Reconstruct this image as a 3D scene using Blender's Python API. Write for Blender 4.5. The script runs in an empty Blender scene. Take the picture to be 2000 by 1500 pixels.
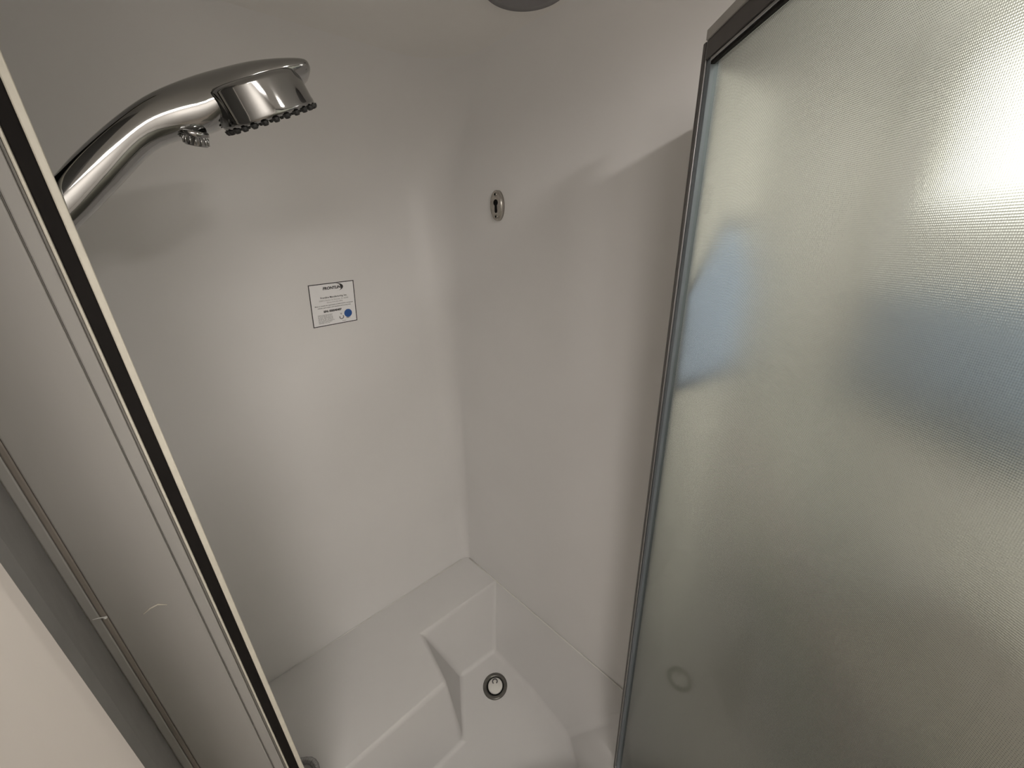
import bpy, bmesh, math
from mathutils import Vector, Matrix

# ------------------------------------------------------------------ camera, world, exposure
CAM_Z = 1.60                       # eye height; everything below is built relative to the camera's foot point
F_PX = 717.0                       # focal length in pixels of a 2000 x 1500 frame
scene = bpy.context.scene
C = scene.collection
RIGHT = Vector((0.99650624, -0.05624682, 0.06173815))
FWD = Vector((-0.07785655, -0.35808259, 0.93043819))
DOWN = Vector((0.03022684, 0.93199418, 0.36121072))

cam_data = bpy.data.cameras.new('camera')
cam_data.sensor_fit = 'HORIZONTAL'
cam_data.sensor_width = 36.0
cam_data.lens = F_PX / 2000.0 * 36.0
cam_data.clip_start = 0.01
cam = bpy.data.objects.new('camera', cam_data)
C.objects.link(cam)
cx = Vector((RIGHT[0], FWD[0], -DOWN[0]))
cd = Vector((RIGHT[1], FWD[1], -DOWN[1]))
cf = Vector((RIGHT[2], FWD[2], -DOWN[2]))
m = Matrix.Identity(4)
for r in range(3):
    m[r][0] = cx[r]; m[r][1] = -cd[r]; m[r][2] = -cf[r]
m[0][3], m[1][3], m[2][3] = 0.0, 0.0, CAM_Z
cam.matrix_world = m
scene.camera = cam

world = bpy.data.worlds.new('world')
scene.world = world
world.use_nodes = True
world.node_tree.nodes['Background'].inputs[0].default_value = (0.75, 0.8, 1.0, 1)
world.node_tree.nodes['Background'].inputs[1].default_value = 0.02

scene.view_settings.view_transform = 'Standard'
scene.view_settings.look = 'None'
scene.view_settings.gamma = 1.0
scene.view_settings.use_curve_mapping = False
scene.view_settings.exposure = 0.95
LAMP_STRENGTH = 108.0               # the round bathroom lamp beyond the glass door
LAMP_COLOR = (1.0, 0.94, 0.885)
GLOW_STRENGTH = 1.15  # added glowing panel in place of a lit wall behind the glass
FILL_STRENGTH = 8.6               # the added, unseen fill panel behind the viewer
GLOW_COLOR = (1.0, 0.96, 0.92)

cyc = scene.cycles
cyc.max_bounces = 6; cyc.diffuse_bounces = 5; cyc.glossy_bounces = 3; cyc.transmission_bounces = 3; cyc.transparent_max_bounces = 4
cyc.use_adaptive_sampling = True; cyc.adaptive_threshold = 0.02; cyc.adaptive_min_samples = 32

# ------------------------------------------------------------------ plan of the place (metres, camera foot = origin)
UL = Vector((0.80902, 0.58779))            # along the left wall towards the corner
UR = Vector((-0.58779, 0.80902))           # square to the left wall, outwards
CN = Vector((-0.142, 1.267))               # the wall corner at the pan
WR = Vector((0.656, -0.755)).normalized()  # from the corner along the right wall
NR = Vector((0.755, 0.656)).normalized()   # outward of the right wall
LEDGE, FLOOR, CEIL = CAM_Z - 1.30, CAM_Z - 1.56, CAM_Z + 0.36
COVE = CAM_Z + 0.10                 # where the left wall starts to curve into the ceiling
COVE_R = CAM_Z + 0.262              # the right wall's tighter cove
HINGE = Vector((0.2817, 0.5298))
PH = math.radians(3.5)
DOORV = Vector((-math.sin(PH), -math.cos(PH)))   # from hinge to free edge
JAMB = Vector((-0.424, 0.452))

def so(s, o):
    """plan point: s along the left wall from the corner, o away from the left wall"""
    return CN - UL * s - UR * o

# ------------------------------------------------------------------ materials
def mat(name, color, rough=0.5, metal=0.0, noise=0.0, nscale=20.0, bump=0.0, bscale=80.0, coat=0.0, stretch=None, spec=0.5):
    mt = bpy.data.materials.new(name); mt.use_nodes = True
    nt = mt.node_tree; b = nt.nodes['Principled BSDF']
    b.inputs['Roughness'].default_value = rough
    b.inputs['Metallic'].default_value = metal
    b.inputs['Specular IOR Level'].default_value = spec
    b.inputs['Coat Weight'].default_value = coat
    tc = nt.nodes.new('ShaderNodeTexCoord'); mp = nt.nodes.new('ShaderNodeMapping')
    nt.links.new(tc.outputs['Object'], mp.inputs['Vector'])
    if stretch: mp.inputs['Scale'].default_value = stretch
    n = nt.nodes.new('ShaderNodeTexNoise'); n.inputs['Scale'].default_value = nscale
    n.inputs['Detail'].default_value = 5.0
    nt.links.new(mp.outputs[0], n.inputs['Vector'])
    cr = nt.nodes.new('ShaderNodeValToRGB')
    cr.color_ramp.elements[0].position = 0.3; cr.color_ramp.elements[1].position = 0.7
    k0, k1 = 1.0 - noise, 1.0 + noise
    cr.color_ramp.elements[0].color = tuple(min(1, c * k0) for c in color[:3]) + (1,)
    cr.color_ramp.elements[1].color = tuple(min(1, c * k1) for c in color[:3]) + (1,)
    nt.links.new(n.outputs['Fac'], cr.inputs['Fac'])
    nt.links.new(cr.outputs['Color'], b.inputs['Base Color'])
    if bump:
        n2 = nt.nodes.new('ShaderNodeTexNoise'); n2.inputs['Scale'].default_value = bscale; n2.inputs['Detail'].default_value = 3.0
        nt.links.new(mp.outputs[0], n2.inputs['Vector'])
        bp = nt.nodes.new('ShaderNodeBump'); bp.inputs['Strength'].default_value = bump; bp.inputs['Distance'].default_value = 0.002
        nt.links.new(n2.outputs['Fac'], bp.inputs['Height']); nt.links.new(bp.outputs[0], b.inputs['Normal'])
    return mt

def emit(name, color, strength):
    mt = bpy.data.materials.new(name); mt.use_nodes = True
    nt = mt.node_tree; b = nt.nodes['Principled BSDF']
    b.inputs['Base Color'].default_value = (0.8, 0.8, 0.8, 1)
    b.inputs['Emission Color'].default_value = tuple(color) + (1,)
    b.inputs['Emission Strength'].default_value = strength
    mt.cycles.emission_sampling = 'NONE' if strength < 5 else 'AUTO'
    return mt

M_WALL = mat('moulded_wall_plastic', (0.77, 0.76, 0.75), 0.42, noise=0.02, nscale=3, bump=0.05, bscale=30)
M_PAN = mat('moulded_pan_plastic', (0.69, 0.68, 0.67), 0.55, noise=0.02, nscale=4, bump=0.05, bscale=30)
M_CEIL = mat('ceiling_vinyl', (0.78, 0.765, 0.74), 0.6, noise=0.02, nscale=6)
M_CAULK = mat('white_caulk', (0.80, 0.79, 0.75), 0.45, noise=0.02)
M_CHROME = mat('chrome', (0.39, 0.39, 0.385), 0.07, 1.0, noise=0.02, nscale=8)
M_NICKEL = mat('worn_nickel', (0.52, 0.49, 0.45), 0.22, 1.0, noise=0.10, nscale=90)
M_ALU = mat('brushed_aluminium', (0.52, 0.52, 0.52), 0.30, 1.0, noise=0.06, nscale=40, stretch=(1, 1, 0.05))
M_STEEL = mat('blue_grey_stile', (0.22, 0.25, 0.28), 0.5, 0.5, noise=0.06, nscale=40, stretch=(1, 1, 0.05))
M_CAP = mat('satin_rail_cap', (0.42, 0.405, 0.38), 0.5, noise=0.05, nscale=40)
M_STUB = mat('white_stub_plastic', (0.90, 0.89, 0.84), 0.45, noise=0.02, nscale=4)
M_DKALU = mat('dark_bronze_aluminium', (0.115, 0.105, 0.10), 0.45, 0.3, noise=0.06, nscale=40)
M_BLACK = mat('black_rubber', (0.012, 0.010, 0.009), 0.75, noise=0.1, spec=0.2)
M_HOLE = mat('dark_cavity', (0.01, 0.01, 0.01), 0.8, noise=0.05, spec=0.1)
M_LIP = mat('ivory_lip_plastic', (0.74, 0.70, 0.60), 0.4, noise=0.05, nscale=60)
M_JAMB = mat('satin_grey_jamb', (0.39, 0.375, 0.355), 0.55, 0.0, noise=0.06, nscale=12, stretch=(1, 1, 0.06))
M_JAMB2 = mat('grey_groove', (0.20, 0.19, 0.175), 0.5, noise=0.1, nscale=40, stretch=(1, 1, 0.05))
M_SHADESTRIP = mat('grey_shade_strip', (0.21, 0.205, 0.20), 0.6, noise=0.06, nscale=30)  # darkness of a face turned from the light, put into the colour
M_STAIN = mat('brown_stained_seam', (0.29, 0.255, 0.225), 0.6, noise=0.2, nscale=30, stretch=(1, 1, 0.15))
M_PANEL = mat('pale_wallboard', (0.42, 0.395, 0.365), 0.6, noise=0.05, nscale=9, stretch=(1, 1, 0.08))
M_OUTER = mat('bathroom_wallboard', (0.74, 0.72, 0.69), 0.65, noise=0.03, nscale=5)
M_FLOORB = mat('bathroom_floor_vinyl', (0.42, 0.38, 0.33), 0.5, noise=0.15, nscale=7, stretch=(1, 0.2, 1))
M_CABINET = mat('dark_cabinet_wood', (0.14, 0.12, 0.10), 0.5, noise=0.25, nscale=14, stretch=(1, 1, 0.1))
M_TOWEL = mat('blue_towel_cloth', (0.17, 0.27, 0.42), 0.95, noise=0.12, nscale=200, bump=0.6, bscale=500)
M_TOWEL2 = mat('light_blue_towel_cloth', (0.50, 0.63, 0.86), 0.95, noise=0.08, nscale=200, bump=0.5, bscale=500)
M_LENS = mat('unlit_grey_lens', (0.20, 0.195, 0.20), 0.4, noise=0.03, nscale=50)
M_LENSRIM = mat('grey_lens_rim', (0.11, 0.105, 0.11), 0.4, noise=0.03, nscale=50)
M_PAPER = mat('label_paper', (0.90, 0.90, 0.91), 0.5, noise=0.01, nscale=80)
M_INK = mat('black_ink', (0.03, 0.028, 0.028), 0.6, noise=0.05)
M_GREYINK = mat('grey_ink', (0.33, 0.325, 0.32), 0.6, noise=0.08, nscale=400)
M_BLUE = mat('blue_dot_sticker', (0.015, 0.09, 0.33), 0.45, noise=0.04)
M_WHITEPAINT = mat('white_chip', (0.85, 0.84, 0.82), 0.5, noise=0.03)
M_RUBNOZ = mat('black_nozzle_rubber', (0.02, 0.02, 0.02), 0.5, noise=0.05)
M_FACE = mat('shower_face_plastic', (0.55, 0.55, 0.54), 0.18, 0.6, noise=0.03)
M_LAMP = emit('lit_lamp_lens', LAMP_COLOR, 4.0)
M_FILLPANEL = emit('fill_panel_diffuser', LAMP_COLOR, 2.0)
M_WALLGLOW = emit('wall_glow', GLOW_COLOR, GLOW_STRENGTH)

def glass_materials():
    # smooth side: clear with a Fresnel sheen
    a = bpy.data.materials.new('smooth_glass_face'); a.use_nodes = True
    nt = a.node_tree; nt.nodes.clear()
    out = nt.nodes.new('ShaderNodeOutputMaterial'); mix = nt.nodes.new('ShaderNodeMixShader')
    tr = nt.nodes.new('ShaderNodeBsdfTransparent'); gl = nt.nodes.new('ShaderNodeBsdfGlossy'); fr = nt.nodes.new('ShaderNodeFresnel')
    tr.inputs[0].default_value = (0.93, 0.96, 0.92, 1)
    gl.inputs['Roughness'].default_value = 0.06; fr.inputs['IOR'].default_value = 1.45
    nt.links.new(fr.outputs[0], mix.inputs[0]); nt.links.new(tr.outputs[0], mix.inputs[1]); nt.links.new(gl.outputs[0], mix.inputs[2])
    nt.links.new(mix.outputs[0], out.inputs[0])
    # patterned side: fine crossed reeding that scatters what is behind it
    b = bpy.data.materials.new('reeded_glass_face'); b.use_nodes = True
    nt = b.node_tree; nt.nodes.clear()
    out = nt.nodes.new('ShaderNodeOutputMaterial')
    tc = nt.nodes.new('ShaderNodeTexCoord')
    w1 = nt.nodes.new('ShaderNodeTexWave'); w1.wave_type = 'BANDS'; w1.bands_direction = 'Z'; w1.inputs['Scale'].default_value = 225
    w1.inputs['Distortion'].default_value = 0.0
    w2 = nt.nodes.new('ShaderNodeTexWave'); w2.wave_type = 'BANDS'; w2.bands_direction = 'X'; w2.inputs['Scale'].default_value = 290
    w2.inputs['Distortion'].default_value = 0.0
    ns = nt.nodes.new('ShaderNodeTexNoise'); ns.inputs['Scale'].default_value = 600; ns.inputs['Detail'].default_value = 2.0
    for w in (w1, w2, ns): nt.links.new(tc.outputs['Object'], w.inputs['Vector'])
    m2 = nt.nodes.new('ShaderNodeMath'); m2.operation = 'MULTIPLY_ADD'; m2.inputs[1].default_value = 0.55
    nt.links.new(w2.outputs['Fac'], m2.inputs[0]); nt.links.new(w1.outputs['Fac'], m2.inputs[2])
    m3 = nt.nodes.new('ShaderNodeMath'); m3.operation = 'MULTIPLY_ADD'; m3.inputs[1].default_value = 0.6
    nt.links.new(ns.outputs['Fac'], m3.inputs[0]); nt.links.new(m2.outputs[0], m3.inputs[2])
    bp = nt.nodes.new('ShaderNodeBump'); bp.inputs['Strength'].default_value = 0.5; bp.inputs['Distance'].default_value = 0.0003
    nt.links.new(m3.outputs[0], bp.inputs['Height'])
    rf = nt.nodes.new('ShaderNodeBsdfRefraction'); rf.inputs['Roughness'].default_value = 0.55; rf.inputs['IOR'].default_value = 1.12
    rf.inputs['Color'].default_value = (0.93, 0.95, 0.90, 1)
    tl = nt.nodes.new('ShaderNodeBsdfTranslucent'); tl.inputs['Color'].default_value = (0.86, 0.88, 0.83, 1)
    nt.links.new(bp.outputs[0], rf.inputs['Normal']); nt.links.new(bp.outputs[0], tl.inputs['Normal'])
    mx = nt.nodes.new('ShaderNodeMixShader'); mx.inputs[0].default_value = 0.12
    nt.links.new(rf.outputs[0], mx.inputs[1]); nt.links.new(tl.outputs[0], mx.inputs[2])
    gl = nt.nodes.new('ShaderNodeBsdfGlossy'); gl.inputs['Roughness'].default_value = 0.2
    nt.links.new(bp.outputs[0], gl.inputs['Normal'])
    rs = nt.nodes.new('ShaderNodeBsdfRefraction'); rs.inputs['Roughness'].default_value = 0.16; rs.inputs['IOR'].default_value = 1.22
    rs.inputs['Color'].default_value = (0.97, 0.97, 0.95, 1)
    bp2 = nt.nodes.new('ShaderNodeBump'); bp2.inputs['Strength'].default_value = 1.0; bp2.inputs['Distance'].default_value = 0.0008
    nt.links.new(m3.outputs[0], bp2.inputs['Height']); nt.links.new(bp2.outputs[0], rs.inputs['Normal'])
    mxs = nt.nodes.new('ShaderNodeMixShader'); mxs.inputs[0].default_value = 0.22
    nt.links.new(mx.outputs[0], mxs.inputs[1]); nt.links.new(rs.outputs[0], mxs.inputs[2])
    mx = mxs
    mx2 = nt.nodes.new('ShaderNodeMixShader'); mx2.inputs[0].default_value = 0.06
    nt.links.new(mx.outputs[0], mx2.inputs[1]); nt.links.new(gl.outputs[0], mx2.inputs[2])
    nt.links.new(mx2.outputs[0], out.inputs[0])
    return a, b
M_GLASS_IN, M_GLASS_OUT = glass_materials()

# ------------------------------------------------------------------ mesh helpers
def tag(o, label=None, cat=None, group=None, kind=None):
    if label: o['label'] = label
    if cat: o['category'] = cat
    if group: o['group'] = group
    if kind: o['kind'] = kind
    return o

def empty(name, loc=(0, 0, 0)):
    o = bpy.data.objects.new(name, None); C.objects.link(o); o.location = loc
    o.empty_display_size = 0.05
    return o

def link(name, bm, material, parent=None, smooth=False, bevel=0.0, seg=2, recalc=True):
    if recalc: bmesh.ops.recalc_face_normals(bm, faces=bm.faces)
    me = bpy.data.meshes.new(name); bm.to_mesh(me); bm.free()
    for mm in (material if isinstance(material, (list, tuple)) else [material]): me.materials.append(mm)
    if smooth:
        for p in me.polygons: p.use_smooth = True
    o = bpy.data.objects.new(name, me); C.objects.link(o)
    if parent is not None:
        o.parent = parent
        o.matrix_parent_inverse = Matrix.Translation(-Vector(parent.location))
    if bevel:
        md = o.modifiers.new('edges', 'BEVEL'); md.width = bevel; md.segments = seg; md.limit_method = 'ANGLE'; md.angle_limit = math.radians(25)
    return o

def prism(bm, plan, z0, z1):
    lo = [bm.verts.new((p[0], p[1], z0)) for p in plan]; hi = [bm.verts.new((p[0], p[1], z1)) for p in plan]
    n = len(plan); bm.faces.new(lo[::-1]); bm.faces.new(hi)
    for i in range(n): bm.faces.new((lo[i], lo[(i + 1) % n], hi[(i + 1) % n], hi[i]))

def strip_plan(a, b, thick, side):
    """plan rectangle from a to b with a thickness towards `side` (unit vector)"""
    return [a, b, b + side * thick, a + side * thick]

def loft(bm, rings, close=True, cap=True):
    vs = [[bm.verts.new(p) for p in r] for r in rings]
    n = len(vs[0])
    for i in range(len(vs) - 1):
        for j in range(n if close else n - 1):
            k = (j + 1) % n
            bm.faces.new((vs[i][j], vs[i][k], vs[i + 1][k], vs[i + 1][j]))
    if cap and close:
        bm.faces.new(vs[0][::-1]); bm.faces.new(vs[-1])
    return vs

def lathe(bm, prof, origin, axis, seg=40):
    axis = Vector(axis).normalized(); origin = Vector(origin)
    t = axis.orthogonal().normalized(); b = axis.cross(t)
    rings = []
    for r, h in prof:
        r = max(r, 1e-5)
        rings.append([origin + axis * h + (t * math.cos(2 * math.pi * k / seg) + b * math.sin(2 * math.pi * k / seg)) * r for k in range(seg)])
    loft(bm, rings)

def tube(bm, pts, rad, seg=12):
    rings = []
    up = Vector((0, 0, 1))
    for i, p in enumerate(pts):
        p = Vector(p); d = (Vector(pts[min(i + 1, len(pts) - 1)]) - Vector(pts[max(i - 1, 0)])).normalized()
        a = d.cross(up)
        if a.length < 1e-3: a = d.cross(Vector((1, 0, 0)))
        a.normalize(); b = d.cross(a)
        r = rad[i] if isinstance(rad, (list, tuple)) else rad
        rings.append([p + (a * math.cos(2 * math.pi * k / seg) + b * math.sin(2 * math.pi * k / seg)) * r for k in range(seg)])
    loft(bm, rings)

def v3(p2, z): return Vector((p2[0], p2[1], z))

# ------------------------------------------------------------------ shower surround: two drafted walls with a rounded corner and a cove at the ceiling
def wall_section(z):
    """plan points of the wall surface at height z, from the left end to the right end, and the index of the corner's middle"""
    t = (z - LEDGE) / (COVE_R - LEDGE); t = max(0.0, min(1.0, t))
    R = 0.028 + 0.105 * t
    def cove(z0):
        if z <= z0: return 0.0
        rc = CEIL - z0; q = min(1.0, (z - z0) / rc)
        return rc * (1 - math.sqrt(max(0.0, 1 - q * q)))
    inset, inset_r = cove(COVE), cove(COVE_R)
    c = CN - UR * inset
    # corner of the two inset lines: move along the left wall so that it also lies inset from the right wall
    k = (-inset_r - (c - CN).dot(NR)) / UL.dot(NR)
    c = c + UL * k
    a1, a2 = -UL, WR
    ang = math.acos(max(-1, min(1, a1.dot(a2)))); tl = R / math.tan(ang / 2)
    p1, p2 = c + a1 * tl, c + a2 * tl
    cen = c + (a1 + a2).normalized() * (R / math.sin(ang / 2))
    b1, b2 = p1 - cen, p2 - cen
    arc = []
    n = 24
    tot = b1.angle(b2)
    for i in range(n + 1):
        f = i / n
        d = (b1 * math.sin((1 - f) * tot) + b2 * math.sin(f * tot)) / math.sin(tot)
        arc.append(cen + d)
    left = [CN - UR * inset - UL * 0.95] + [p1 + (-UL) * (0.62 * g) for g in (1.0, 0.75, 0.5, 0.25, 0.1)]
    right = [p2 + WR * (0.68 * g) for g in (0.1, 0.25, 0.5, 0.75, 1.0)]
    right[-1] = CN + WR * 0.812 - NR * inset_r
    return left + arc + right, len(left) + n

zs = [FLOOR - 0.02] + [LEDGE - 0.001 + (COVE - LEDGE + 0.001) * i / 14 for i in range(15)]
zs += [COVE + (CEIL - COVE) * math.sin(math.pi / 2 * i / 20) for i in range(1, 21)]
secs = [wall_section(z) for z in zs]
def surround_half(name, lo_half):
    bm = bmesh.new(); rings = []
    for z, (pts, mid) in zip(zs, secs):
        sel = pts[:mid + 1] if lo_half else pts[mid:]
        rings.append([v3(p, z) for p in sel])
    loft(bm, rings, close=False, cap=False)
    o = link(name, bm, M_WALL, smooth=True)
    # make the normals look into the stall
    me = o.data
    p = me.polygons[len(me.polygons) // 2]
    if (Vector((0, 0.6, 1.0)) - p.center).dot(p.normal) < 0: me.flip_normals()
    md = o.modifiers.new('thickness', 'SOLIDIFY'); md.thickness = 0.006; md.offset = -1
    es = o.modifiers.new('sharp_rim', 'EDGE_SPLIT'); es.split_angle = math.radians(50)
    return tag(o, kind='structure')
tag(surround_half('wall_left', True), 'moulded off-white shower wall carrying the paper label')
tag(surround_half('wall_right', False), 'moulded off-white shower wall carrying the small keyhole plate')

# return walls and bathroom shell
LRET = JAMB + (CN - UL * 0.707 - UR * 0.0 - JAMB).project(UR)
bm = bmesh.new()
prism(bm, strip_plan(JAMB - UL * 0.085 + UR * 0.022, JAMB - UL * 0.085 + UR * 0.49, 0.02, -UL), FLOOR - 0.02, CEIL)
tag(link('wall_return', bm, M_WALL), 'short shower wall behind the left jamb, carrying the hand shower', kind='structure')
bm = bmesh.new()
prism(bm, strip_plan(HINGE + Vector((0.02, 0.012)), HINGE + UL * 0.15, 0.012, Vector((UR.x, UR.y))), LEDGE - 0.2, CAM_Z + 0.19)
tag(link('wall_stub', bm, M_STUB), 'short moulded wall stub between hinge post and right shower wall', kind='structure')

def big_box(name, x0, x1, y0, y1, z0, z1, material, label):
    bm = bmesh.new(); prism(bm, [Vector((x0, y0)), Vector((x1, y0)), Vector((x1, y1)), Vector((x0, y1))], z0, z1)
    return tag(link(name, bm, material), label, kind='structure')
big_box('ceiling', -1.6, 1.25, -1.2, 1.9, CEIL, CEIL + 0.04, M_CEIL, 'flat off-white ceiling over shower and bathroom')
big_box('floor', -1.6, 1.25, -1.2, 1.9, -0.04, 0.0, M_FLOORB, 'bathroom floor below the shower')
big_box('wall_side', 0.90, 0.94, -1.2, 1.9, 0.0, CEIL, M_OUTER, 'bathroom wall seen blurred through the shower door')
big_box('wall_niche', 0.44, 0.899, 0.96, 0.98, 0.0, CEIL, M_OUTER, 'bathroom wall beside the shower, blurred behind the glass near the hinge')
big_box('wall_rear', -1.6, 1.25, -1.24, -1.2, 0.0, CEIL, M_OUTER, 'bathroom wall behind the viewer')
big_box('wall_end', -1.6, 1.25, 1.9, 1.94, 0.0, CEIL, M_OUTER, 'outer wall behind the shower')
big_box('wall_far', -1.64, -1.6, -1.2, 1.9, 0.0, CEIL, M_OUTER, 'outer bathroom wall to the left')

# ------------------------------------------------------------------ shower pan
pan = tag(empty('shower_pan', v3(so(0.3, 0.45), FLOOR)), 'off-white moulded shower pan with a stepped ledge along the left wall', 'shower pan')
def s_right(o): return -0.087 * o            # the right wall in (s, o)
FL = FLOOR
# floor points from their plan places
def fpt(x, y): return Vector((x, y))
top = [so(-0.015, 0.188), so(0.318, 0.190), so(0.332, 0.382), so(0.785, 0.382), so(0.765, 0.47), Vector((0.262, 0.515)), so(s_right(0.83) + 0.001, 0.83), so(s_right(0.45) + 0.001, 0.45)]
topz = [LEDGE, LEDGE, LEDGE, LEDGE, LEDGE - 0.06, LEDGE - 0.06, LEDGE, LEDGE]
k = 1.56 / 1.5
bot = [Vector((-0.040, 0.977)) * k, Vector((-0.167, 0.900)) * k, Vector((-0.150, 0.705)) * k, Vector((-0.40, 0.52)) * k, Vector((-0.34, 0.535)), Vector((0.215, 0.535)), Vector((0.188, 0.69)) * k, Vector((0.092, 0.826)) * k]
bm = bmesh.new()
tv = [bm.verts.new(v3(p, z)) for p, z in zip(top, topz)]
bv = [bm.verts.new(v3(p, FL)) for p in bot]
n = len(tv)
for i in range(n):
    j = (i + 1) % n
    bm.faces.new((tv[i], tv[j], bv[j], bv[i]))
bm.faces.new(bv)
# ledge top between the left wall and the ledge's front edge
e0 = bm.verts.new(v3(so(0.001, 0.001), LEDGE)); e1 = bm.verts.new(v3(so(0.318, 0.001), LEDGE)); e2 = bm.verts.new(v3(so(0.785, 0.001), LEDGE))
bm.faces.new((e0, tv[0], tv[1], e1)); bm.faces.new((e1, tv[1], tv[2], tv[3], e2))
# curb towards the bathroom
q1 = bm.verts.new(v3(JAMB + Vector((0.0, -0.05)), LEDGE - 0.06)); q2 = bm.verts.new(v3(HINGE + Vector((0.0, -0.05)), LEDGE - 0.06))
q3 = bm.verts.new(v3(JAMB + Vector((0.0, -0.05)), 0.0)); q4 = bm.verts.new(v3(HINGE + Vector((0.0, -0.05)), 0.0))
bm.faces.new((tv[4], q1, q2, tv[5])); bm.faces.new((q1, q3, q4, q2))
basin = link('basin', bm, M_PAN, pan, smooth=True, bevel=0.016, seg=4)
basin.modifiers['edges'].angle_limit = math.radians(12)
wn = basin.modifiers.new('normals', 'WEIGHTED_NORMAL')
# caulk seams along the walls
bm = bmesh.new()
tube(bm, [v3(so(s_right(o) + 0.003, o), LEDGE + 0.002) for o in (0.02, 0.2, 0.4, 0.6, 0.80)], 0.0022, 8)
link('caulk_seam', bm, M_CAULK, pan, smooth=True)
bm = bmesh.new()
tube(bm, [v3(so(s, 0.002), LEDGE + 0.001) for s in (0.03, 0.2, 0.4, 0.6, 0.70)], 0.0012, 8)
link('caulk_seam', bm, M_CAULK, pan, smooth=True)

# drain
dp = Vector((-0.0405, 0.851)) * k
dr = tag(empty('shower_drain', v3(dp, FL)), 'round grey drain ring with pale stopper in the pan floor', 'drain')
bm = bmesh.new()
lathe(bm, [(0.0455, 0.0), (0.0455, 0.002), (0.042, 0.0045), (0.036, 0.004), (0.031, 0.001), (0.031, 0.0)], v3(dp, FL), (0, 0, 1), 48)
link('drain_ring', bm, mat('drain_ring_metal', (0.17, 0.165, 0.15), 0.35, 0.8, noise=0.15, nscale=60), dr, smooth=True)
bm = bmesh.new()
lathe(bm, [(0.0325, 0.0), (0.0325, 0.0008), (0.029, 0.0012), (0.0, 0.0012)], v3(dp, FL), (0, 0, 1), 40)
link('drain_cup', bm, M_HOLE, dr)
bm = bmesh.new()
lathe(bm, [(0.027, 0.001), (0.027, 0.005), (0.024, 0.0075), (0.012, 0.0085), (0.0, 0.0085)], v3(dp, FL) + Vector((0.001, -0.001, 0)), (0, 0, 1), 40)
stop = link('stopper', bm, M_CAULK, dr, smooth=True)
bm = bmesh.new()
hk = v3(dp, FL + 0.0095) + Vector((0.0, 0.011, 0))
tube(bm, [hk + Vector((math.cos(a) * 0.0085, math.sin(a) * 0.0085, 0)) for a in [math.radians(-50 + 20 * i) for i in range(15)]], 0.0022, 8)
link('stopper_hook', bm, M_LENSRIM, stop, smooth=True)

# ------------------------------------------------------------------ left jamb of the door opening
jamb = tag(empty('trim_1', v3(JAMB, 0.2)), 'left door jamb with ivory lip, black seal and wide grey face', kind='structure')
V = -UL                                # the jamb's face runs back along the left wall's direction
def at_az(deg):
    t = math.tan(math.radians(deg))     # x = t*y on the ray
    u = (t * JAMB.y - JAMB.x) / (V.x - t * V.y)
    return JAMB + V * u
BK = UR                                # away from the viewer
JZ0, JZ1 = 0.12, CEIL
def jamb_piece(name, az0, az1, material, proud=0.0, thick=0.02, bevel=0.0015):
    a, b = at_az(az0) - BK * proud, at_az(az1) - BK * proud
    bm = bmesh.new(); prism(bm, strip_plan(a, b, thick + proud, BK), JZ0, JZ1)
    return link(name, bm, material, jamb, bevel=bevel)
jamb_piece('inner_lip', -43.1, -43.75, M_LIP, 0.0, 0.004)
jamb_piece('door_seal', -43.76, -44.95, M_BLACK, -0.0015, 0.02)
jamb_piece('bright_bead', -44.96, -45.22, M_LIP, 0.001)
jamb_piece('groove', -45.23, -45.48, M_JAMB2, -0.001)
jamb_piece('narrow_flange', -45.49, -46.62, M_JAMB, 0.001)
jamb_piece('groove', -46.63, -46.74, M_JAMB2, -0.001)
face = jamb_piece('wide_face', -46.75, -53.6, M_JAMB, 0.001)
jamb_piece('stained_seam', -53.61, -54.1, M_STAIN, 0.0005)
jamb_piece('edge_flange', -54.11, -54.9, M_JAMB, 0.0)
jamb_piece('edge_highlight', -54.91, -55.3, M_LIP, 0.002)  # corner highlight put in as a pale strip
# scuff arc and white paint chip on the wide face
def on_face(az, el):
    p = at_az(az); d = p.length
    return v3(p - BK * 0.0022, CAM_Z + d * math.tan(math.radians(el)))
bm = bmesh.new()
tube(bm, [on_face(-51.1, -36.1), on_face(-50.4, -35.95), on_face(-49.7, -36.0), on_face(-49.0, -36.5)], [0.0004, 0.0009, 0.0009, 0.0004], 6)
link('scuff', bm, M_LIP, face)
bm = bmesh.new()
bmesh.ops.create_icosphere(bm, subdivisions=1, radius=0.0022, matrix=Matrix.Translation(on_face(-53.75, -34.5)))
tube(bm, [on_face(-54.6, -34.05), on_face(-54.1, -34.25), on_face(-53.75, -34.45)], [0.0003, 0.0007, 0.001], 6)
link('paint_chip', bm, M_WHITEPAINT, face)

# strip coloured grey for the shade there, and the pale wall beside the opening
EDGE = at_az(-55.3)
ED2 = Vector((-math.sin(math.radians(57.0)), math.cos(math.radians(57.0)))) * 0.50
bm = bmesh.new(); prism(bm, [EDGE, ED2 + (ED2 - EDGE) * 0.2, ED2 + (ED2 - EDGE) * 0.2 + UR * 0.02, EDGE + UR * 0.02], 0.0, CEIL)
tag(link('trim_2', bm, M_SHADESTRIP, bevel=0.001), 'dark grey strip between jamb and pale wall, shade put into its colour', kind='structure')
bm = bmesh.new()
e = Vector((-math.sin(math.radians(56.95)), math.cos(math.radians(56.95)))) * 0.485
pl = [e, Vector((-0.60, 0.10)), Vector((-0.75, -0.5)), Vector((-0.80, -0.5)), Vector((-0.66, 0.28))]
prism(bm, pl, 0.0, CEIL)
tag(link('wall_partition', bm, M_PANEL, bevel=0.003), 'pale bathroom wall panel nearest the viewer at lower left', kind='structure')

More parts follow.
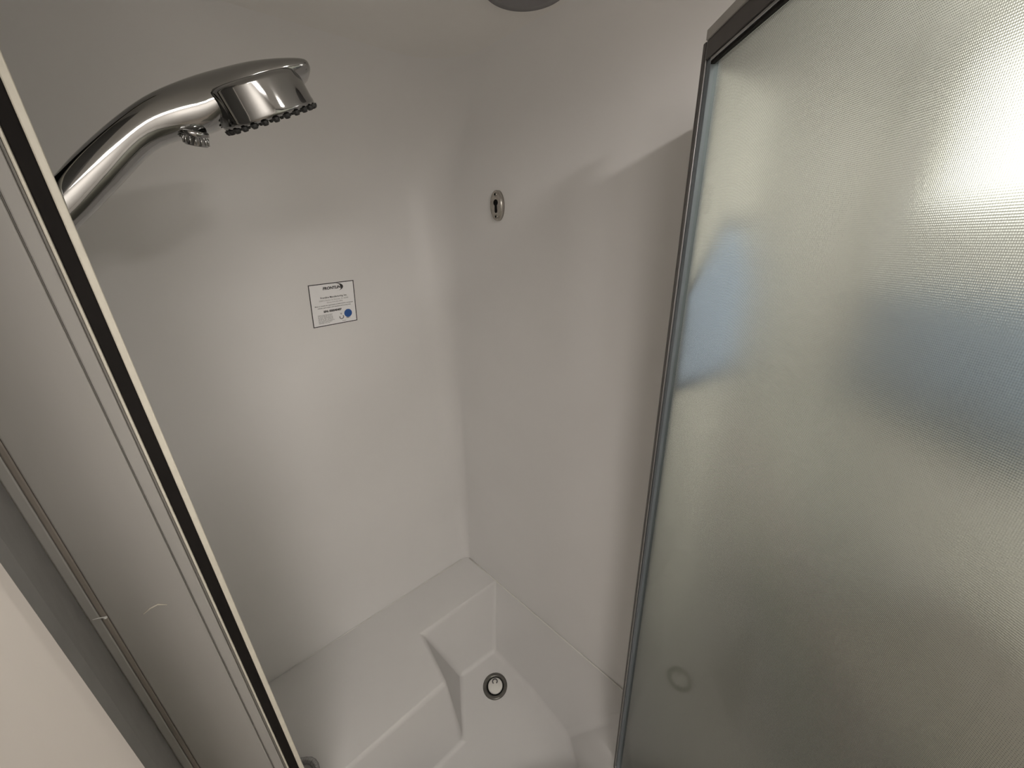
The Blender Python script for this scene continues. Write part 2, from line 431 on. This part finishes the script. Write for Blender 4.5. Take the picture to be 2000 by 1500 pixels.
# ------------------------------------------------------------------ reeded glass door, swung open towards the viewer
door = tag(empty('door_1', v3(HINGE, LEDGE - 0.05)), 'open shower door of reeded glass in a dark metal frame', kind='structure')
DN = Vector((-DOORV.y, DOORV.x))        # to the bathroom side (right)
if DN.x < 0: DN = -DN
DW = 0.66
Z0, Z1 = LEDGE - 0.04, CAM_Z + 0.2165
def door_prism(name, u0, u1, n0, n1, z0, z1, material, parent=None, bevel=0.0):
    bm = bmesh.new()
    P = lambda u, nn: HINGE + DOORV * u + DN * nn
    prism(bm, [P(u0, n0), P(u1, n0), P(u1, n1), P(u0, n1)], z0, z1)
    return link(name, bm, material, parent or door, bevel=bevel)
# pane: a 4 mm slab, smooth towards the viewer, reeded on the other side
bm = bmesh.new()
pz0, pz1 = Z0 + 0.02, CAM_Z + 0.190
lx, lz = DW - 0.014, pz1 - pz0
vs = [bm.verts.new((x, y, z)) for z in (0, lz) for (x, y) in ((0, 0), (lx, 0), (lx, 0.004), (0, 0.004))]
fs = [bm.faces.new([vs[i] for i in f]) for f in ((3, 2, 1, 0), (4, 5, 6, 7), (0, 1, 5, 4), (1, 2, 6, 5), (2, 3, 7, 6), (3, 0, 4, 7))]
for i, f_ in enumerate(fs): f_.material_index = 1 if i == 4 else 0
me = bpy.data.meshes.new('glass_pane'); bm.normal_update(); bm.to_mesh(me); bm.free()
me.materials.append(M_GLASS_IN); me.materials.append(M_GLASS_OUT)
pane = bpy.data.objects.new('glass_pane', me); C.objects.link(pane); pane.parent = door
o0 = HINGE + DOORV * 0.012 + DN * 0.004
mw = Matrix.Identity(4)
mw[0][0], mw[1][0] = DOORV.x, DOORV.y
mw[0][1], mw[1][1] = DN.x, DN.y
mw[0][3], mw[1][3], mw[2][3] = o0.x, o0.y, pz0
pane.matrix_parent_inverse = Matrix.Translation(-Vector(door.location))
pane.matrix_basis = mw
pane['label'] = 'finely reeded obscure glass'
# hinge stile: thin dark fin, bright line and blue-grey face
door_prism('hinge_fin', -0.006, 0.000, -0.004, 0.010, Z0, CAM_Z + 0.213, M_DKALU, None, 0.0006)
door_prism('hinge_bead', 0.000, 0.0035, -0.003, 0.008, Z0, CAM_Z + 0.222, M_ALU, None, 0.0006)
door_prism('hinge_stile', 0.0035, 0.013, -0.001, 0.010, Z0, CAM_Z + 0.194, M_STEEL, None, 0.0008)
door_prism('free_stile', DW - 0.02, DW, -0.004, 0.014, Z0, Z1, M_ALU, None, 0.001)
rail = door_prism('top_rail', 0.0035, DW, -0.004, 0.014, CAM_Z + 0.194, CAM_Z + 0.2125, M_DKALU, None, 0.0008)
door_prism('rail_cap', 0.0035, DW, -0.006, 0.016, CAM_Z + 0.2125, CAM_Z + 0.2225, M_CAP, rail, 0.0008)
door_prism('glazing_bead', 0.013, DW - 0.02, -0.002, 0.0035, CAM_Z + 0.1900, CAM_Z + 0.1935, M_ALU, rail, 0.0005)
door_prism('glazing_gasket', 0.013, DW - 0.02, -0.001, 0.0035, CAM_Z + 0.1870, CAM_Z + 0.1898, M_BLACK, rail)
door_prism('bottom_rail', 0.0035, DW, -0.004, 0.014, Z0, Z0 + 0.025, M_ALU, None, 0.001)

# ------------------------------------------------------------------ hand shower
HP0 = Vector((-0.44, 0.465)); HD = Vector((0.87, 0.50)).normalized()
HN = Vector((HD.y, -HD.x))              # towards the viewer
def cam_ray(px, py):
    d = Vector((px - 1000.0, py - 750.0, F_PX))
    return (cx * d.x + cd * d.y + cf * d.z)
def hplane(px, py, off=0.0):
    """where the sight line meets the shower handle's own upright plane: (along, up)"""
    d = cam_ray(px, py); t = (HP0 + HN * off).dot(HN) / Vector((d.x, d.y)).dot(HN)
    p = d * t
    return (Vector((p.x, p.y)) - HP0).dot(HD), p.z + CAM_Z
def hw(u, z, n_=0.0):
    p = HP0 + HD * u + HN * n_
    return Vector((p.x, p.y, z))
hs = tag(empty('hand_shower', hw(0.0, CAM_Z)), 'chrome hand shower with curved handle and round spray head', 'shower head')
upper = [(60, 400), (108, 343), (150, 297), (217, 237), (283, 190), (350, 160), (417, 140), (483, 129), (545, 125), (588, 126), (601, 135)]
lower = [(118, 492), (150, 450), (183, 417), (235, 362), (300, 296), (362, 270), (425, 255), (490, 206), (548, 184), (588, 166), (602, 154)]
wid = [0.0155, 0.016, 0.0165, 0.0175, 0.0185, 0.021, 0.028, 0.038, 0.041, 0.035, 0.020]
bm = bmesh.new(); rings = []
def catmull(a, sub=4):
    out = []
    for i in range(len(a) - 1):
        p0, p1, p2, p3 = a[max(i - 1, 0)], a[i], a[i + 1], a[min(i + 2, len(a) - 1)]
        for k_ in range(sub):
            t = k_ / sub
            out.append(tuple(0.5 * (2 * b + (c_ - a_) * t + (2 * a_ - 5 * b + 4 * c_ - d_) * t * t + (3 * b - a_ - 3 * c_ + d_) * t ** 3) for a_, b, c_, d_ in zip(p0, p1, p2, p3)))
    out.append(tuple(a[-1]))
    return out
prof = catmull([hplane(*a) + hplane(*b) + (w,) for a, b, w in zip(upper, lower, wid)])
for (u1, z1, u2, z2, w) in prof:
    cu, cz = (u1 + u2) / 2, (z1 + z2) / 2
    du, dz = (u1 - u2) / 2, (z1 - z2) / 2
    ring = []
    for q in range(24):
        a = 2 * math.pi * q / 24
        ca, sa = math.cos(a), math.sin(a)
        ca = math.copysign(abs(ca) ** 0.85, ca); sa = math.copysign(abs(sa) ** 0.85, sa)
        ring.append(hw(cu + du * ca, cz + dz * ca, w * sa))
    rings.append(ring)
loft(bm, rings)
handle = link('handle', bm, M_CHROME, hs, smooth=True)
# spray head: a drum under the end of the handle
a0 = Vector(hplane(440, 256)); a1 = Vector(hplane(611, 200))
cen = (a0 + a1) / 2; DR = (a1 - a0).length / 2
print('spray head radius', DR)
ax = Vector((a1.y - a0.y, -(a1.x - a0.x))).normalized()       # down out of the face, in (along, up)
axis3 = Vector((HD.x * ax.x, HD.y * ax.x, ax.y)) - v3(HN, 0) * 0.22
axis3.normalize()
o3 = hw(cen.x, cen.y)
bm = bmesh.new()
lathe(bm, [(0.0, -0.68 * DR), (DR * 0.70, -0.68 * DR), (DR * 0.88, -0.655 * DR), (DR * 0.95, -0.61 * DR), (DR * 0.96, -0.58 * DR), (DR * 0.985, -0.12 * DR), (DR, -0.06 * DR), (DR * 0.995, 0.0), (DR * 0.9, 0.0012), (0.0, 0.002)], o3, axis3, 64)
drum = link('spray_head', bm, M_CHROME, hs, smooth=True)
t1 = axis3.orthogonal().normalized(); t2 = axis3.cross(t1)
nz = bmesh.new(); lathe(nz, [(0.0026, 0.0), (0.0024, 0.0016), (0.0016, 0.0028), (0.0, 0.003)], (0, 0, 0), (0, 0, 1), 8)
bmesh.ops.recalc_face_normals(nz, faces=nz.faces)
nme = bpy.data.meshes.new('nozzle'); nz.to_mesh(nme); nz.free(); nme.materials.append(M_RUBNOZ)
rot = axis3.to_track_quat('Z', 'Y').to_matrix().to_4x4()
for ring_r, cnt in ((0.95, 26), (0.70, 20), (0.45, 12)):
    for q in range(cnt):
        a = 2 * math.pi * q / cnt
        p = o3 + (t1 * math.cos(a) + t2 * math.sin(a)) * (DR * ring_r) + axis3 * (0.0006 + (1 - ring_r) * 0.003)
        nob = bpy.data.objects.new('nozzle', nme); C.objects.link(nob); nob.parent = drum
        sc = 1.6 if ring_r > 0.9 else 1.0
        nob.matrix_basis = Matrix.Translation(p) @ rot @ Matrix.Scale(sc, 4)
# pause button below the neck
k0 = Vector(hplane(379, 256, 0.010)); k1 = Vector(hplane(384, 284, 0.010))
kax = (k1 - k0).normalized(); kaxis = (Vector((HD.x * kax.x, HD.y * kax.x, kax.y)) - v3(HN, 0) * 0.28).normalized()
kl = (k1 - k0).length
ko = hw(k0.x, k0.y, 0.010)
bm = bmesh.new()
KR = 0.0135
lathe(bm, [(KR * 0.9, -0.001), (KR, kl * 0.02), (KR, kl * 0.28), (KR * 0.84, kl * 0.34), (KR * 0.84, kl * 0.94), (KR * 0.78, kl), (0.0, kl)], ko, kaxis, 32)
knob = link('pause_button', bm, M_CHROME, hs, smooth=True)
bm = bmesh.new()
kt = kaxis.orthogonal().normalized(); kb = kaxis.cross(kt)
for q in range(14):
    a = 2 * math.pi * q / 14; d = kt * math.cos(a) + kb * math.sin(a)
    tube(bm, [ko + d * KR * 0.85 + kaxis * kl * 0.38, ko + d * KR * 0.85 + kaxis * kl * 0.9], 0.0011, 6)
link('grip_ribs', bm, M_CHROME, knob, smooth=True)
# bracket on the return wall, and the hose that hangs from the handle's lower end
hb = hw(*[(hplane(60, 400)[i] + hplane(118, 492)[i]) / 2 for i in (0, 1)])
wall_pt = Vector((JAMB.x, JAMB.y)) - UL * 0.085
dd = (Vector((hb.x, hb.y)) - wall_pt).dot(UL)
br = Vector((hb.x, hb.y)) - UL * dd
bm = bmesh.new(); lathe(bm, [(0.026, 0.0), (0.026, 0.004), (0.015, 0.008), (0.013, max(dd, 0.02))], v3(br, hb.z), v3(UL, 0), 24)
link('wall_bracket', bm, M_CHROME, hs, smooth=True)
p1 = Vector((hb.x, hb.y)) + UR * 0.02
pts = [v3((hb.x, hb.y), hb.z), v3(p1 - UL * 0.02, hb.z - 0.10), v3(so(0.772, 0.42), 1.1), v3(so(0.772, 0.43), 0.7), v3(so(0.772, 0.425), LEDGE + 0.2), v3(so(0.765, 0.41), LEDGE + 0.06),
       v3(so(0.735, 0.385), LEDGE + 0.010), v3(so(0.707, 0.345), LEDGE + 0.009), v3(so(0.710, 0.31), LEDGE + 0.009), v3(so(0.74, 0.285), LEDGE + 0.012), v3(so(0.772, 0.28), LEDGE + 0.06), v3(so(0.772, 0.28), LEDGE + 0.35)]
sm = [Vector(p) for p in catmull([tuple(p) for p in pts], 60)]
bm = bmesh.new()
tube(bm, sm, [0.0075 + 0.0011 * math.sin(i * 2.2) for i in range(len(sm))], 10)
link('hose', bm, M_CHROME, hs, smooth=True)

# ------------------------------------------------------------------ oval keyhole plate on the right wall
def cast_right(px, py, inward=0.0):
    d = cam_ray(px, py); t = (CN - NR * inward).dot(NR) / Vector((d.x, d.y)).dot(NR)
    return d * t + Vector((0, 0, CAM_Z))
kc = cast_right(974, 402)
kp = tag(empty('keyhole_plate', kc), 'small oval worn metal plate with a keyhole slot and two screws', 'wall plate')
KX = v3(WR, 0); KN = v3(-NR, 0); KZ = Vector((0, 0, 1))
bm = bmesh.new(); rings = []
KA, KB = 0.0215, 0.036
for sc, h in ((1.0, 0.0), (1.0, 0.006), (0.99, 0.0085), (0.95, 0.0105), (0.90, 0.0115), (0.86, 0.0105), (0.80, 0.0105)):
    ring = []
    for q in range(48):
        a = 2 * math.pi * q / 48
        ring.append(kc + KX * KA * sc * math.cos(a) + KZ * KB * (sc if sc > 0.9 else sc + 0.02) * math.sin(a) + KN * h)
    rings.append(ring)
loft(bm, rings)
plate = link('plate', bm, M_NICKEL, kp, smooth=True, recalc=True)
def plate_lathe(name, dx, dz, prof, material, parent=None, seg=24):
    bm = bmesh.new(); lathe(bm, prof, kc + KX * dx + KZ * dz, KN, seg)
    return link(name, bm, material, parent or kp, smooth=True)
for dz in (0.0255, -0.0255):
    sc_ = plate_lathe('screw', 0, dz, [(0.0048, 0.0095), (0.0048, 0.0112), (0.0034, 0.0122), (0.0, 0.0124)], M_NICKEL)
    plate_lathe('screw_socket', 0.0005, dz, [(0.0030, 0.0119), (0.0028, 0.0127), (0.0, 0.0127)], M_HOLE, sc_)
bm = bmesh.new()
out = []
for i in range(25):
    a = math.radians(-60 + 300 * i / 24); out.append((0.0080 * math.cos(a), 0.007 + 0.0075 * math.sin(a)))
for i in range(13):
    a = math.radians(180 + 180 * i / 12); out.append((0.0048 * math.cos(a), -0.0125 + 0.0045 * math.sin(a)))
lo_ = [bm.verts.new(kc + KX * x + KZ * z + KN * 0.0098) for x, z in out]; hi_ = [bm.verts.new(kc + KX * x + KZ * z + KN * 0.0109) for x, z in out]
bm.faces.new(lo_[::-1]); bm.faces.new(hi_)
for i in range(len(out)): bm.faces.new((lo_[i], lo_[(i + 1) % len(out)], hi_[(i + 1) % len(out)], hi_[i]))
link('keyhole_slot', bm, M_HOLE, kp)

# ------------------------------------------------------------------ paper label on the left wall
def cast_left(px, py):
    d = cam_ray(px, py); t = CN.dot(UR) / Vector((d.x, d.y)).dot(UR)
    return d * t + Vector((0, 0, CAM_Z))
cTL, cTR, cBR, cBL = (cast_left(*p) for p in ((600, 558.5), (690.5, 546), (697, 626), (613, 640.5)))
LB = cBL
LX = (cBR - cBL + cTR - cTL).normalized(); LN = v3(-UR, 0)
LY = (cTL - cBL + cTR - cBR).normalized(); LX = (LX - LN * LX.dot(LN)).normalized(); LY = (LY - LN * LY.dot(LN)).normalized()
LW = ((cBR - cBL).length + (cTR - cTL).length) / 2; LH = ((cTL - cBL).length + (cTR - cBR).length) / 2
LO = (cTL + cTR + cBR + cBL) / 4 - LX * LW / 2 - LY * LH / 2 + LN * 0.0006
lab = tag(empty('paper_label', LO), 'square white printed label with black border and blue dot', 'label')
def lpt(u, v, h): return LO + LX * (u * LW) + LY * (v * LH) + LN * h
def lpoly(bm, pts, h, th=0.00012):
    lo = [bm.verts.new(lpt(u, v, h)) for u, v in pts]; hi = [bm.verts.new(lpt(u, v, h + th)) for u, v in pts]
    bm.faces.new(lo[::-1]); bm.faces.new(hi)
    for i in range(len(pts)): bm.faces.new((lo[i], lo[(i + 1) % len(pts)], hi[(i + 1) % len(pts)], hi[i]))
def rect(u0, v0, u1, v1): return [(u0, v0), (u1, v0), (u1, v1), (u0, v1)]
bm = bmesh.new(); lpoly(bm, rect(0, 0, 1, 1), 0.0, 0.0004); link('paper', bm, M_PAPER, lab)
bm = bmesh.new(); bw = 0.019
for r_ in (rect(0, 0, 1, bw), rect(0, 1 - bw, 1, 1), rect(0, bw, bw, 1 - bw), rect(1 - bw, bw, 1, 1 - bw)): lpoly(bm, r_, 0.00045)
link('border', bm, M_INK, lab)
def ltext(name, txt, u, v, size, material, shear=0.0, align='CENTER', bold=0.0):
    cu = bpy.data.curves.new(name, 'FONT'); cu.body = txt; cu.size = size * LH; cu.align_x = align; cu.shear = shear; cu.offset = bold * LH
    tmp = bpy.data.objects.new(name, cu); C.objects.link(tmp)
    dg = bpy.context.evaluated_depsgraph_get(); dg.update()
    me = bpy.data.meshes.new_from_object(tmp.evaluated_get(dg)); me.name = name
    bpy.data.objects.remove(tmp); bpy.data.curves.remove(cu)
    p0 = lpt(u, v, 0.0006)
    me.transform(Matrix(((LX.x, LY.x, LN.x, p0.x), (LX.y, LY.y, LN.y, p0.y), (LX.z, LY.z, LN.z, p0.z), (0, 0, 0, 1))))
    me.materials.clear(); me.materials.append(material)
    o = bpy.data.objects.new(name, me); C.objects.link(o); o.parent = lab
    o.matrix_parent_inverse = Matrix.Translation(-Vector(lab.location))
    return o
ltext('logo_lettering', 'FRONTLINE', 0.515, 0.855, 0.086, M_INK, 0.15, 'CENTER', 0.004)
# swoosh: a crescent from over the lettering round its right end
bm = bmesh.new(); outer, inner = [], []
for i in range(25):
    a = math.radians(115 - 200 * i / 24)
    outer.append((0.60 + 0.150 * math.cos(a), 0.885 + 0.090 * math.sin(a)))
    th = 0.055 * math.sin(math.pi * i / 24) ** 1.5
    inner.append((0.60 + (0.150 - th) * math.cos(a), 0.885 + (0.092 - th * 0.5) * math.sin(a)))
for i in range(24):
    q = [outer[i], outer[i + 1], inner[i + 1], inner[i]]
    lpoly(bm, q, 0.00045)
link('logo_swoosh', bm, M_INK, lab)
ltext('maker_line', 'Frontline Manufacturing, Inc.', 0.52, 0.655, 0.054, M_INK, 0, 'CENTER', 0.0012)
ltext('address_line', '2500 E Durbin St Warsaw, IN 46580', 0.515, 0.590, 0.046, M_GREYINK)
ltext('phone_line', 'Phone 574-453-2902', 0.53, 0.535, 0.044, M_GREYINK)
ltext('notice_line', 'Meets or exceeds the requirements of ANSI Z124 for recreational', 0.51, 0.475, 0.033, M_INK, 0, 'CENTER', 0.0006)
ltext('notice_line', 'vehicles, park trailers and manufactured housing units', 0.51, 0.425, 0.036, M_INK, 0, 'CENTER', 0.0004)
ltext('serial_line', 'S/N: 000040407', 0.46, 0.325, 0.064, M_INK, 0, 'CENTER', 0.004)
for i in range(9):
    ltext('fine_print_line', ['Install per instructions furnished', 'Clean with mild soap and water', 'Do not use abrasive cleaners on', 'this surface. Avoid all harsh acids', 'and solvents. Rinse well after use', 'and wipe dry with a soft cloth. See', 'owner manual for warranty and care', 'information or call the number', 'printed above for service'][i],
          0.125, 0.262 - 0.0245 * i, 0.0255, M_GREYINK, 0, 'LEFT', 0.0009)
# round approval mark, partly under the blue dot
bm = bmesh.new()
for i in range(16):
    a0_, a1_ = math.radians(150 + 250 * i / 16), math.radians(150 + 250 * (i + 1) / 16)
    ro, ri = 0.052, 0.036
    lpoly(bm, [(0.645 + ro * math.cos(a0_), 0.155 + ro * math.sin(a0_)), (0.645 + ro * math.cos(a1_), 0.155 + ro * math.sin(a1_)), (0.645 + ri * math.cos(a1_), 0.155 + ri * math.sin(a1_)), (0.645 + ri * math.cos(a0_), 0.155 + ri * math.sin(a0_))], 0.00045)
link('approval_ring', bm, M_INK, lab)
ltext('approval_letters', 'V.', 0.645, 0.215, 0.060, M_INK, 0, 'CENTER', 0.001)
ltext('approval_letters', 'R&T', 0.80, 0.105, 0.055, M_INK, 0, 'CENTER', 0.001)
ltext('approval_letters', 'listed', 0.69, 0.045, 0.040, M_GREYINK)
bm = bmesh.new()
lpoly(bm, [(0.800 + 0.090 * math.cos(2 * math.pi * i / 40), 0.225 + 0.098 * math.sin(2 * math.pi * i / 40)) for i in range(40)], 0.0008, 0.0003)
link('blue_dot', bm, M_BLUE, lab)

# ------------------------------------------------------------------ unlit round lamp in the shower ceiling
lc = Vector((0.088, 0.715))
pk = tag(empty('ceiling_light', v3(lc, CEIL)), 'unlit round grey ceiling lamp above the shower corner', 'ceiling light')
bm = bmesh.new(); lathe(bm, [(0.0, 0.0), (0.069, 0.0), (0.069, 0.004), (0.067, 0.007), (0.063, 0.007), (0.062, 0.005), (0.0, 0.005)], v3(lc, CEIL), (0, 0, -1), 64)
link('bezel', bm, M_LENSRIM, pk, smooth=False)
bm = bmesh.new(); lathe(bm, [(0.0, 0.004), (0.0655, 0.004), (0.0655, 0.0075), (0.05, 0.0085), (0.0, 0.009)], v3(lc, CEIL), (0, 0, -1), 64)
link('lens', bm, M_LENS, pk, smooth=True)

# ------------------------------------------------------------------ bathroom beyond the glass: lit lamp, added wall glow panel, towel on a bar, cabinet
def lamp_light(name, parent, loc, shape, size, watts):
    ld = bpy.data.lights.new(name, 'AREA'); ld.shape = shape; ld.size = size; ld.energy = watts; ld.color = LAMP_COLOR
    lo = bpy.data.objects.new(name, ld); C.objects.link(lo); lo.parent = parent
    lo.matrix_parent_inverse = Matrix.Translation(-Vector(parent.location)); lo.location = loc
def lit_lamp(p, label):
    t = tag(empty('bathroom_lamp', v3(p, CEIL)), label, 'ceiling light')
    bm = bmesh.new(); lathe(bm, [(0.0, 0.0), (0.075, 0.0), (0.075, 0.008), (0.068, 0.014), (0.047, 0.014), (0.047, 0.006), (0.0, 0.006)], v3(p, CEIL), (0, 0, -1), 48)
    link('bezel', bm, M_LIP, t)
    bm = bmesh.new(); lathe(bm, [(0.0, 0.0065), (0.045, 0.0065), (0.045, 0.014), (0.035, 0.020), (0.0, 0.023)], v3(p, CEIL), (0, 0, -1), 48)
    link('lens', bm, M_LAMP, t, smooth=True)
    lamp_light('lamp_glow', t, v3(p, CEIL - 0.024), 'DISK', 0.09, LAMP_STRENGTH * math.pi * math.pi * 0.045 ** 2)
lit_lamp(Vector((0.385, 0.075)), 'lit round ceiling lamp beyond the open glass door')
PX, PY, PH_ = 0.12, -0.76, 0.30
def square(r): return [Vector((PX - r, PY - r)), Vector((PX + r, PY - r)), Vector((PX + r, PY + r)), Vector((PX - r, PY + r))]
pl_ = tag(empty('added_fill_panel', (PX, PY, CEIL)), 'added square fill light at the ceiling behind the viewer, unseen', 'ceiling light')  # added soft fill light that brightens the stall
bm = bmesh.new(); prism(bm, square(PH_), CEIL - 0.012, CEIL - 0.0002); link('frame', bm, M_LIP, pl_, bevel=0.003)
bm = bmesh.new(); prism(bm, square(PH_ - 0.015), CEIL - 0.015, CEIL - 0.0122); link('diffuser', bm, M_FILLPANEL, pl_)
lamp_light('fill_glow', pl_, (PX, PY, CEIL - 0.017), 'SQUARE', 0.56, FILL_STRENGTH * math.pi * 0.56 ** 2 * 0.72)

vl = tag(empty('wall_glow_panel', (0.90, 0.62, CAM_Z + 0.18)), 'added glowing panel standing in for the lit wall behind the upper reeded glass', 'glow panel')  # added glow for the bright wall seen through the glass
bm = bmesh.new(); prism(bm, [Vector((0.885, 0.42)), Vector((0.899, 0.42)), Vector((0.899, 0.83)), Vector((0.885, 0.83))], CAM_Z + 0.02, CAM_Z + 0.34)
link('back_plate', bm, M_ALU, vl, bevel=0.004)
bm = bmesh.new(); rings = []
for i in range(13):
    a = math.pi * i / 12
    x, y = 0.885 - 0.035 * math.sin(a) ** 0.6, 0.625 + 0.19 * math.cos(a)
    rings.append([Vector((x, y, CAM_Z + 0.035)), Vector((x, y, CAM_Z + 0.325)), Vector((0.884, y, CAM_Z + 0.325)), Vector((0.884, y, CAM_Z + 0.035))])
loft(bm, rings)
link('diffuser', bm, M_WALLGLOW, vl)

tb = tag(empty('towel_bar', (0.90, 0.65, CAM_Z - 0.14)), 'metal towel bar on the wall beyond the glass door', 'towel bar')
bm = bmesh.new(); tube(bm, [(0.85, 0.40, CAM_Z - 0.14), (0.85, 0.65, CAM_Z - 0.14), (0.85, 0.90, CAM_Z - 0.14)], 0.008, 12); link('bar', bm, M_ALU, tb, smooth=True)
for y in (0.41, 0.89):
    bm = bmesh.new(); lathe(bm, [(0.018, 0.0), (0.018, 0.006), (0.009, 0.012), (0.009, 0.05)], (0.90, y, CAM_Z - 0.14), (-1, 0, 0), 20); link('post', bm, M_ALU, tb, smooth=True)
bm = bmesh.new(); rings = []
for j in range(15):
    y = 0.43 + 0.42 * j / 14
    prof_ = [(0.835 + 0.006 * math.sin(j * 1.3), -0.34), (0.834 + 0.004 * math.sin(j * 1.1 + 1), -0.2), (0.836, -0.09), (0.842, -0.074), (0.85, -0.070), (0.858, -0.074), (0.864, -0.09), (0.866 + 0.004 * math.sin(j * 1.7), -0.25)]
    rings.append([Vector((x, y, CAM_Z - 0.06 + z)) for x, z in prof_])
loft(bm, rings, close=False, cap=False)
tw = link('bath_towel', bm, M_TOWEL, smooth=True)
md = tw.modifiers.new('thickness', 'SOLIDIFY'); md.thickness = 0.005; md.offset = 1
tag(tw, 'blue cloth hanging on a bar, blurred behind the reeded glass', 'towel')

hk_ = HINGE + UL * 0.075 - UR * 0.02
hook = tag(empty('wall_hook', v3(hk_, CAM_Z + 0.0)), 'small metal hook beside the hinge post, behind the glass', 'hook')
bm = bmesh.new(); tube(bm, [v3(HINGE + UL * 0.08, CAM_Z + 0.02), v3(HINGE + UL * 0.08 - UR * 0.025, CAM_Z + 0.015), v3(HINGE + UL * 0.08 - UR * 0.03, CAM_Z + 0.03)], 0.004, 8); link('hook_arm', bm, M_ALU, hook, smooth=True)
bm = bmesh.new(); lathe(bm, [(0.014, 0.0), (0.014, 0.004), (0.006, 0.006)], v3(HINGE + UL * 0.08 + UR * 0.001, CAM_Z + 0.02), v3(-UR, 0), 20); link('hook_plate', bm, M_ALU, hook, smooth=True)
bm = bmesh.new(); rings = []
for j in range(13):
    f_ = j / 12 - 0.5
    ring = []
    for i in range(9):
        z = CAM_Z + 0.01 - 0.24 * i / 8
        sp = 0.03 + 0.11 * min(1.0, i / 3)
        p = HINGE + UL * (0.08 + f_ * sp) - UR * (0.010 + 0.004 * math.sin(j * 1.9) * min(1, i / 2))
        ring.append(v3(p, z))
    rings.append(ring)
loft(bm, rings, close=False, cap=False)
ht = link('hand_towel', bm, M_TOWEL2, smooth=True)
md = ht.modifiers.new('thickness', 'SOLIDIFY'); md.thickness = 0.004; md.offset = 0
tag(ht, 'light blue hand towel hanging near the hinge, blurred behind the glass', 'towel')

cb = tag(empty('vanity_cabinet', (0.8, 0.1, 0.0)), 'dark low cabinet blurred behind the lower glass', 'cabinet')
def cab(name, x0, x1, y0, y1, z0, z1, material, parent, bevel=0.003):
    bm = bmesh.new(); prism(bm, [Vector((x0, y0)), Vector((x1, y0)), Vector((x1, y1)), Vector((x0, y1))], z0, z1)
    return link(name, bm, material, parent, bevel=bevel)
cab('body', 0.58, 0.892, -0.35, 0.50, 0.06, 0.80, M_CABINET, cb)
cab('worktop', 0.55, 0.892, -0.37, 0.52, 0.80, 0.83, M_CABINET, cb)
for y0 in (-0.34, 0.08):
    d_ = cab('cabinet_door', 0.562, 0.58, y0, y0 + 0.40, 0.10, 0.77, M_CABINET, cb)
    bm = bmesh.new(); lathe(bm, [(0.006, 0.0), (0.006, 0.012), (0.012, 0.016), (0.010, 0.024), (0.0, 0.026)], (0.562, y0 + (0.36 if y0 < 0 else 0.04), 0.66), (-1, 0, 0), 16); link('knob', bm, M_ALU, d_, smooth=True)
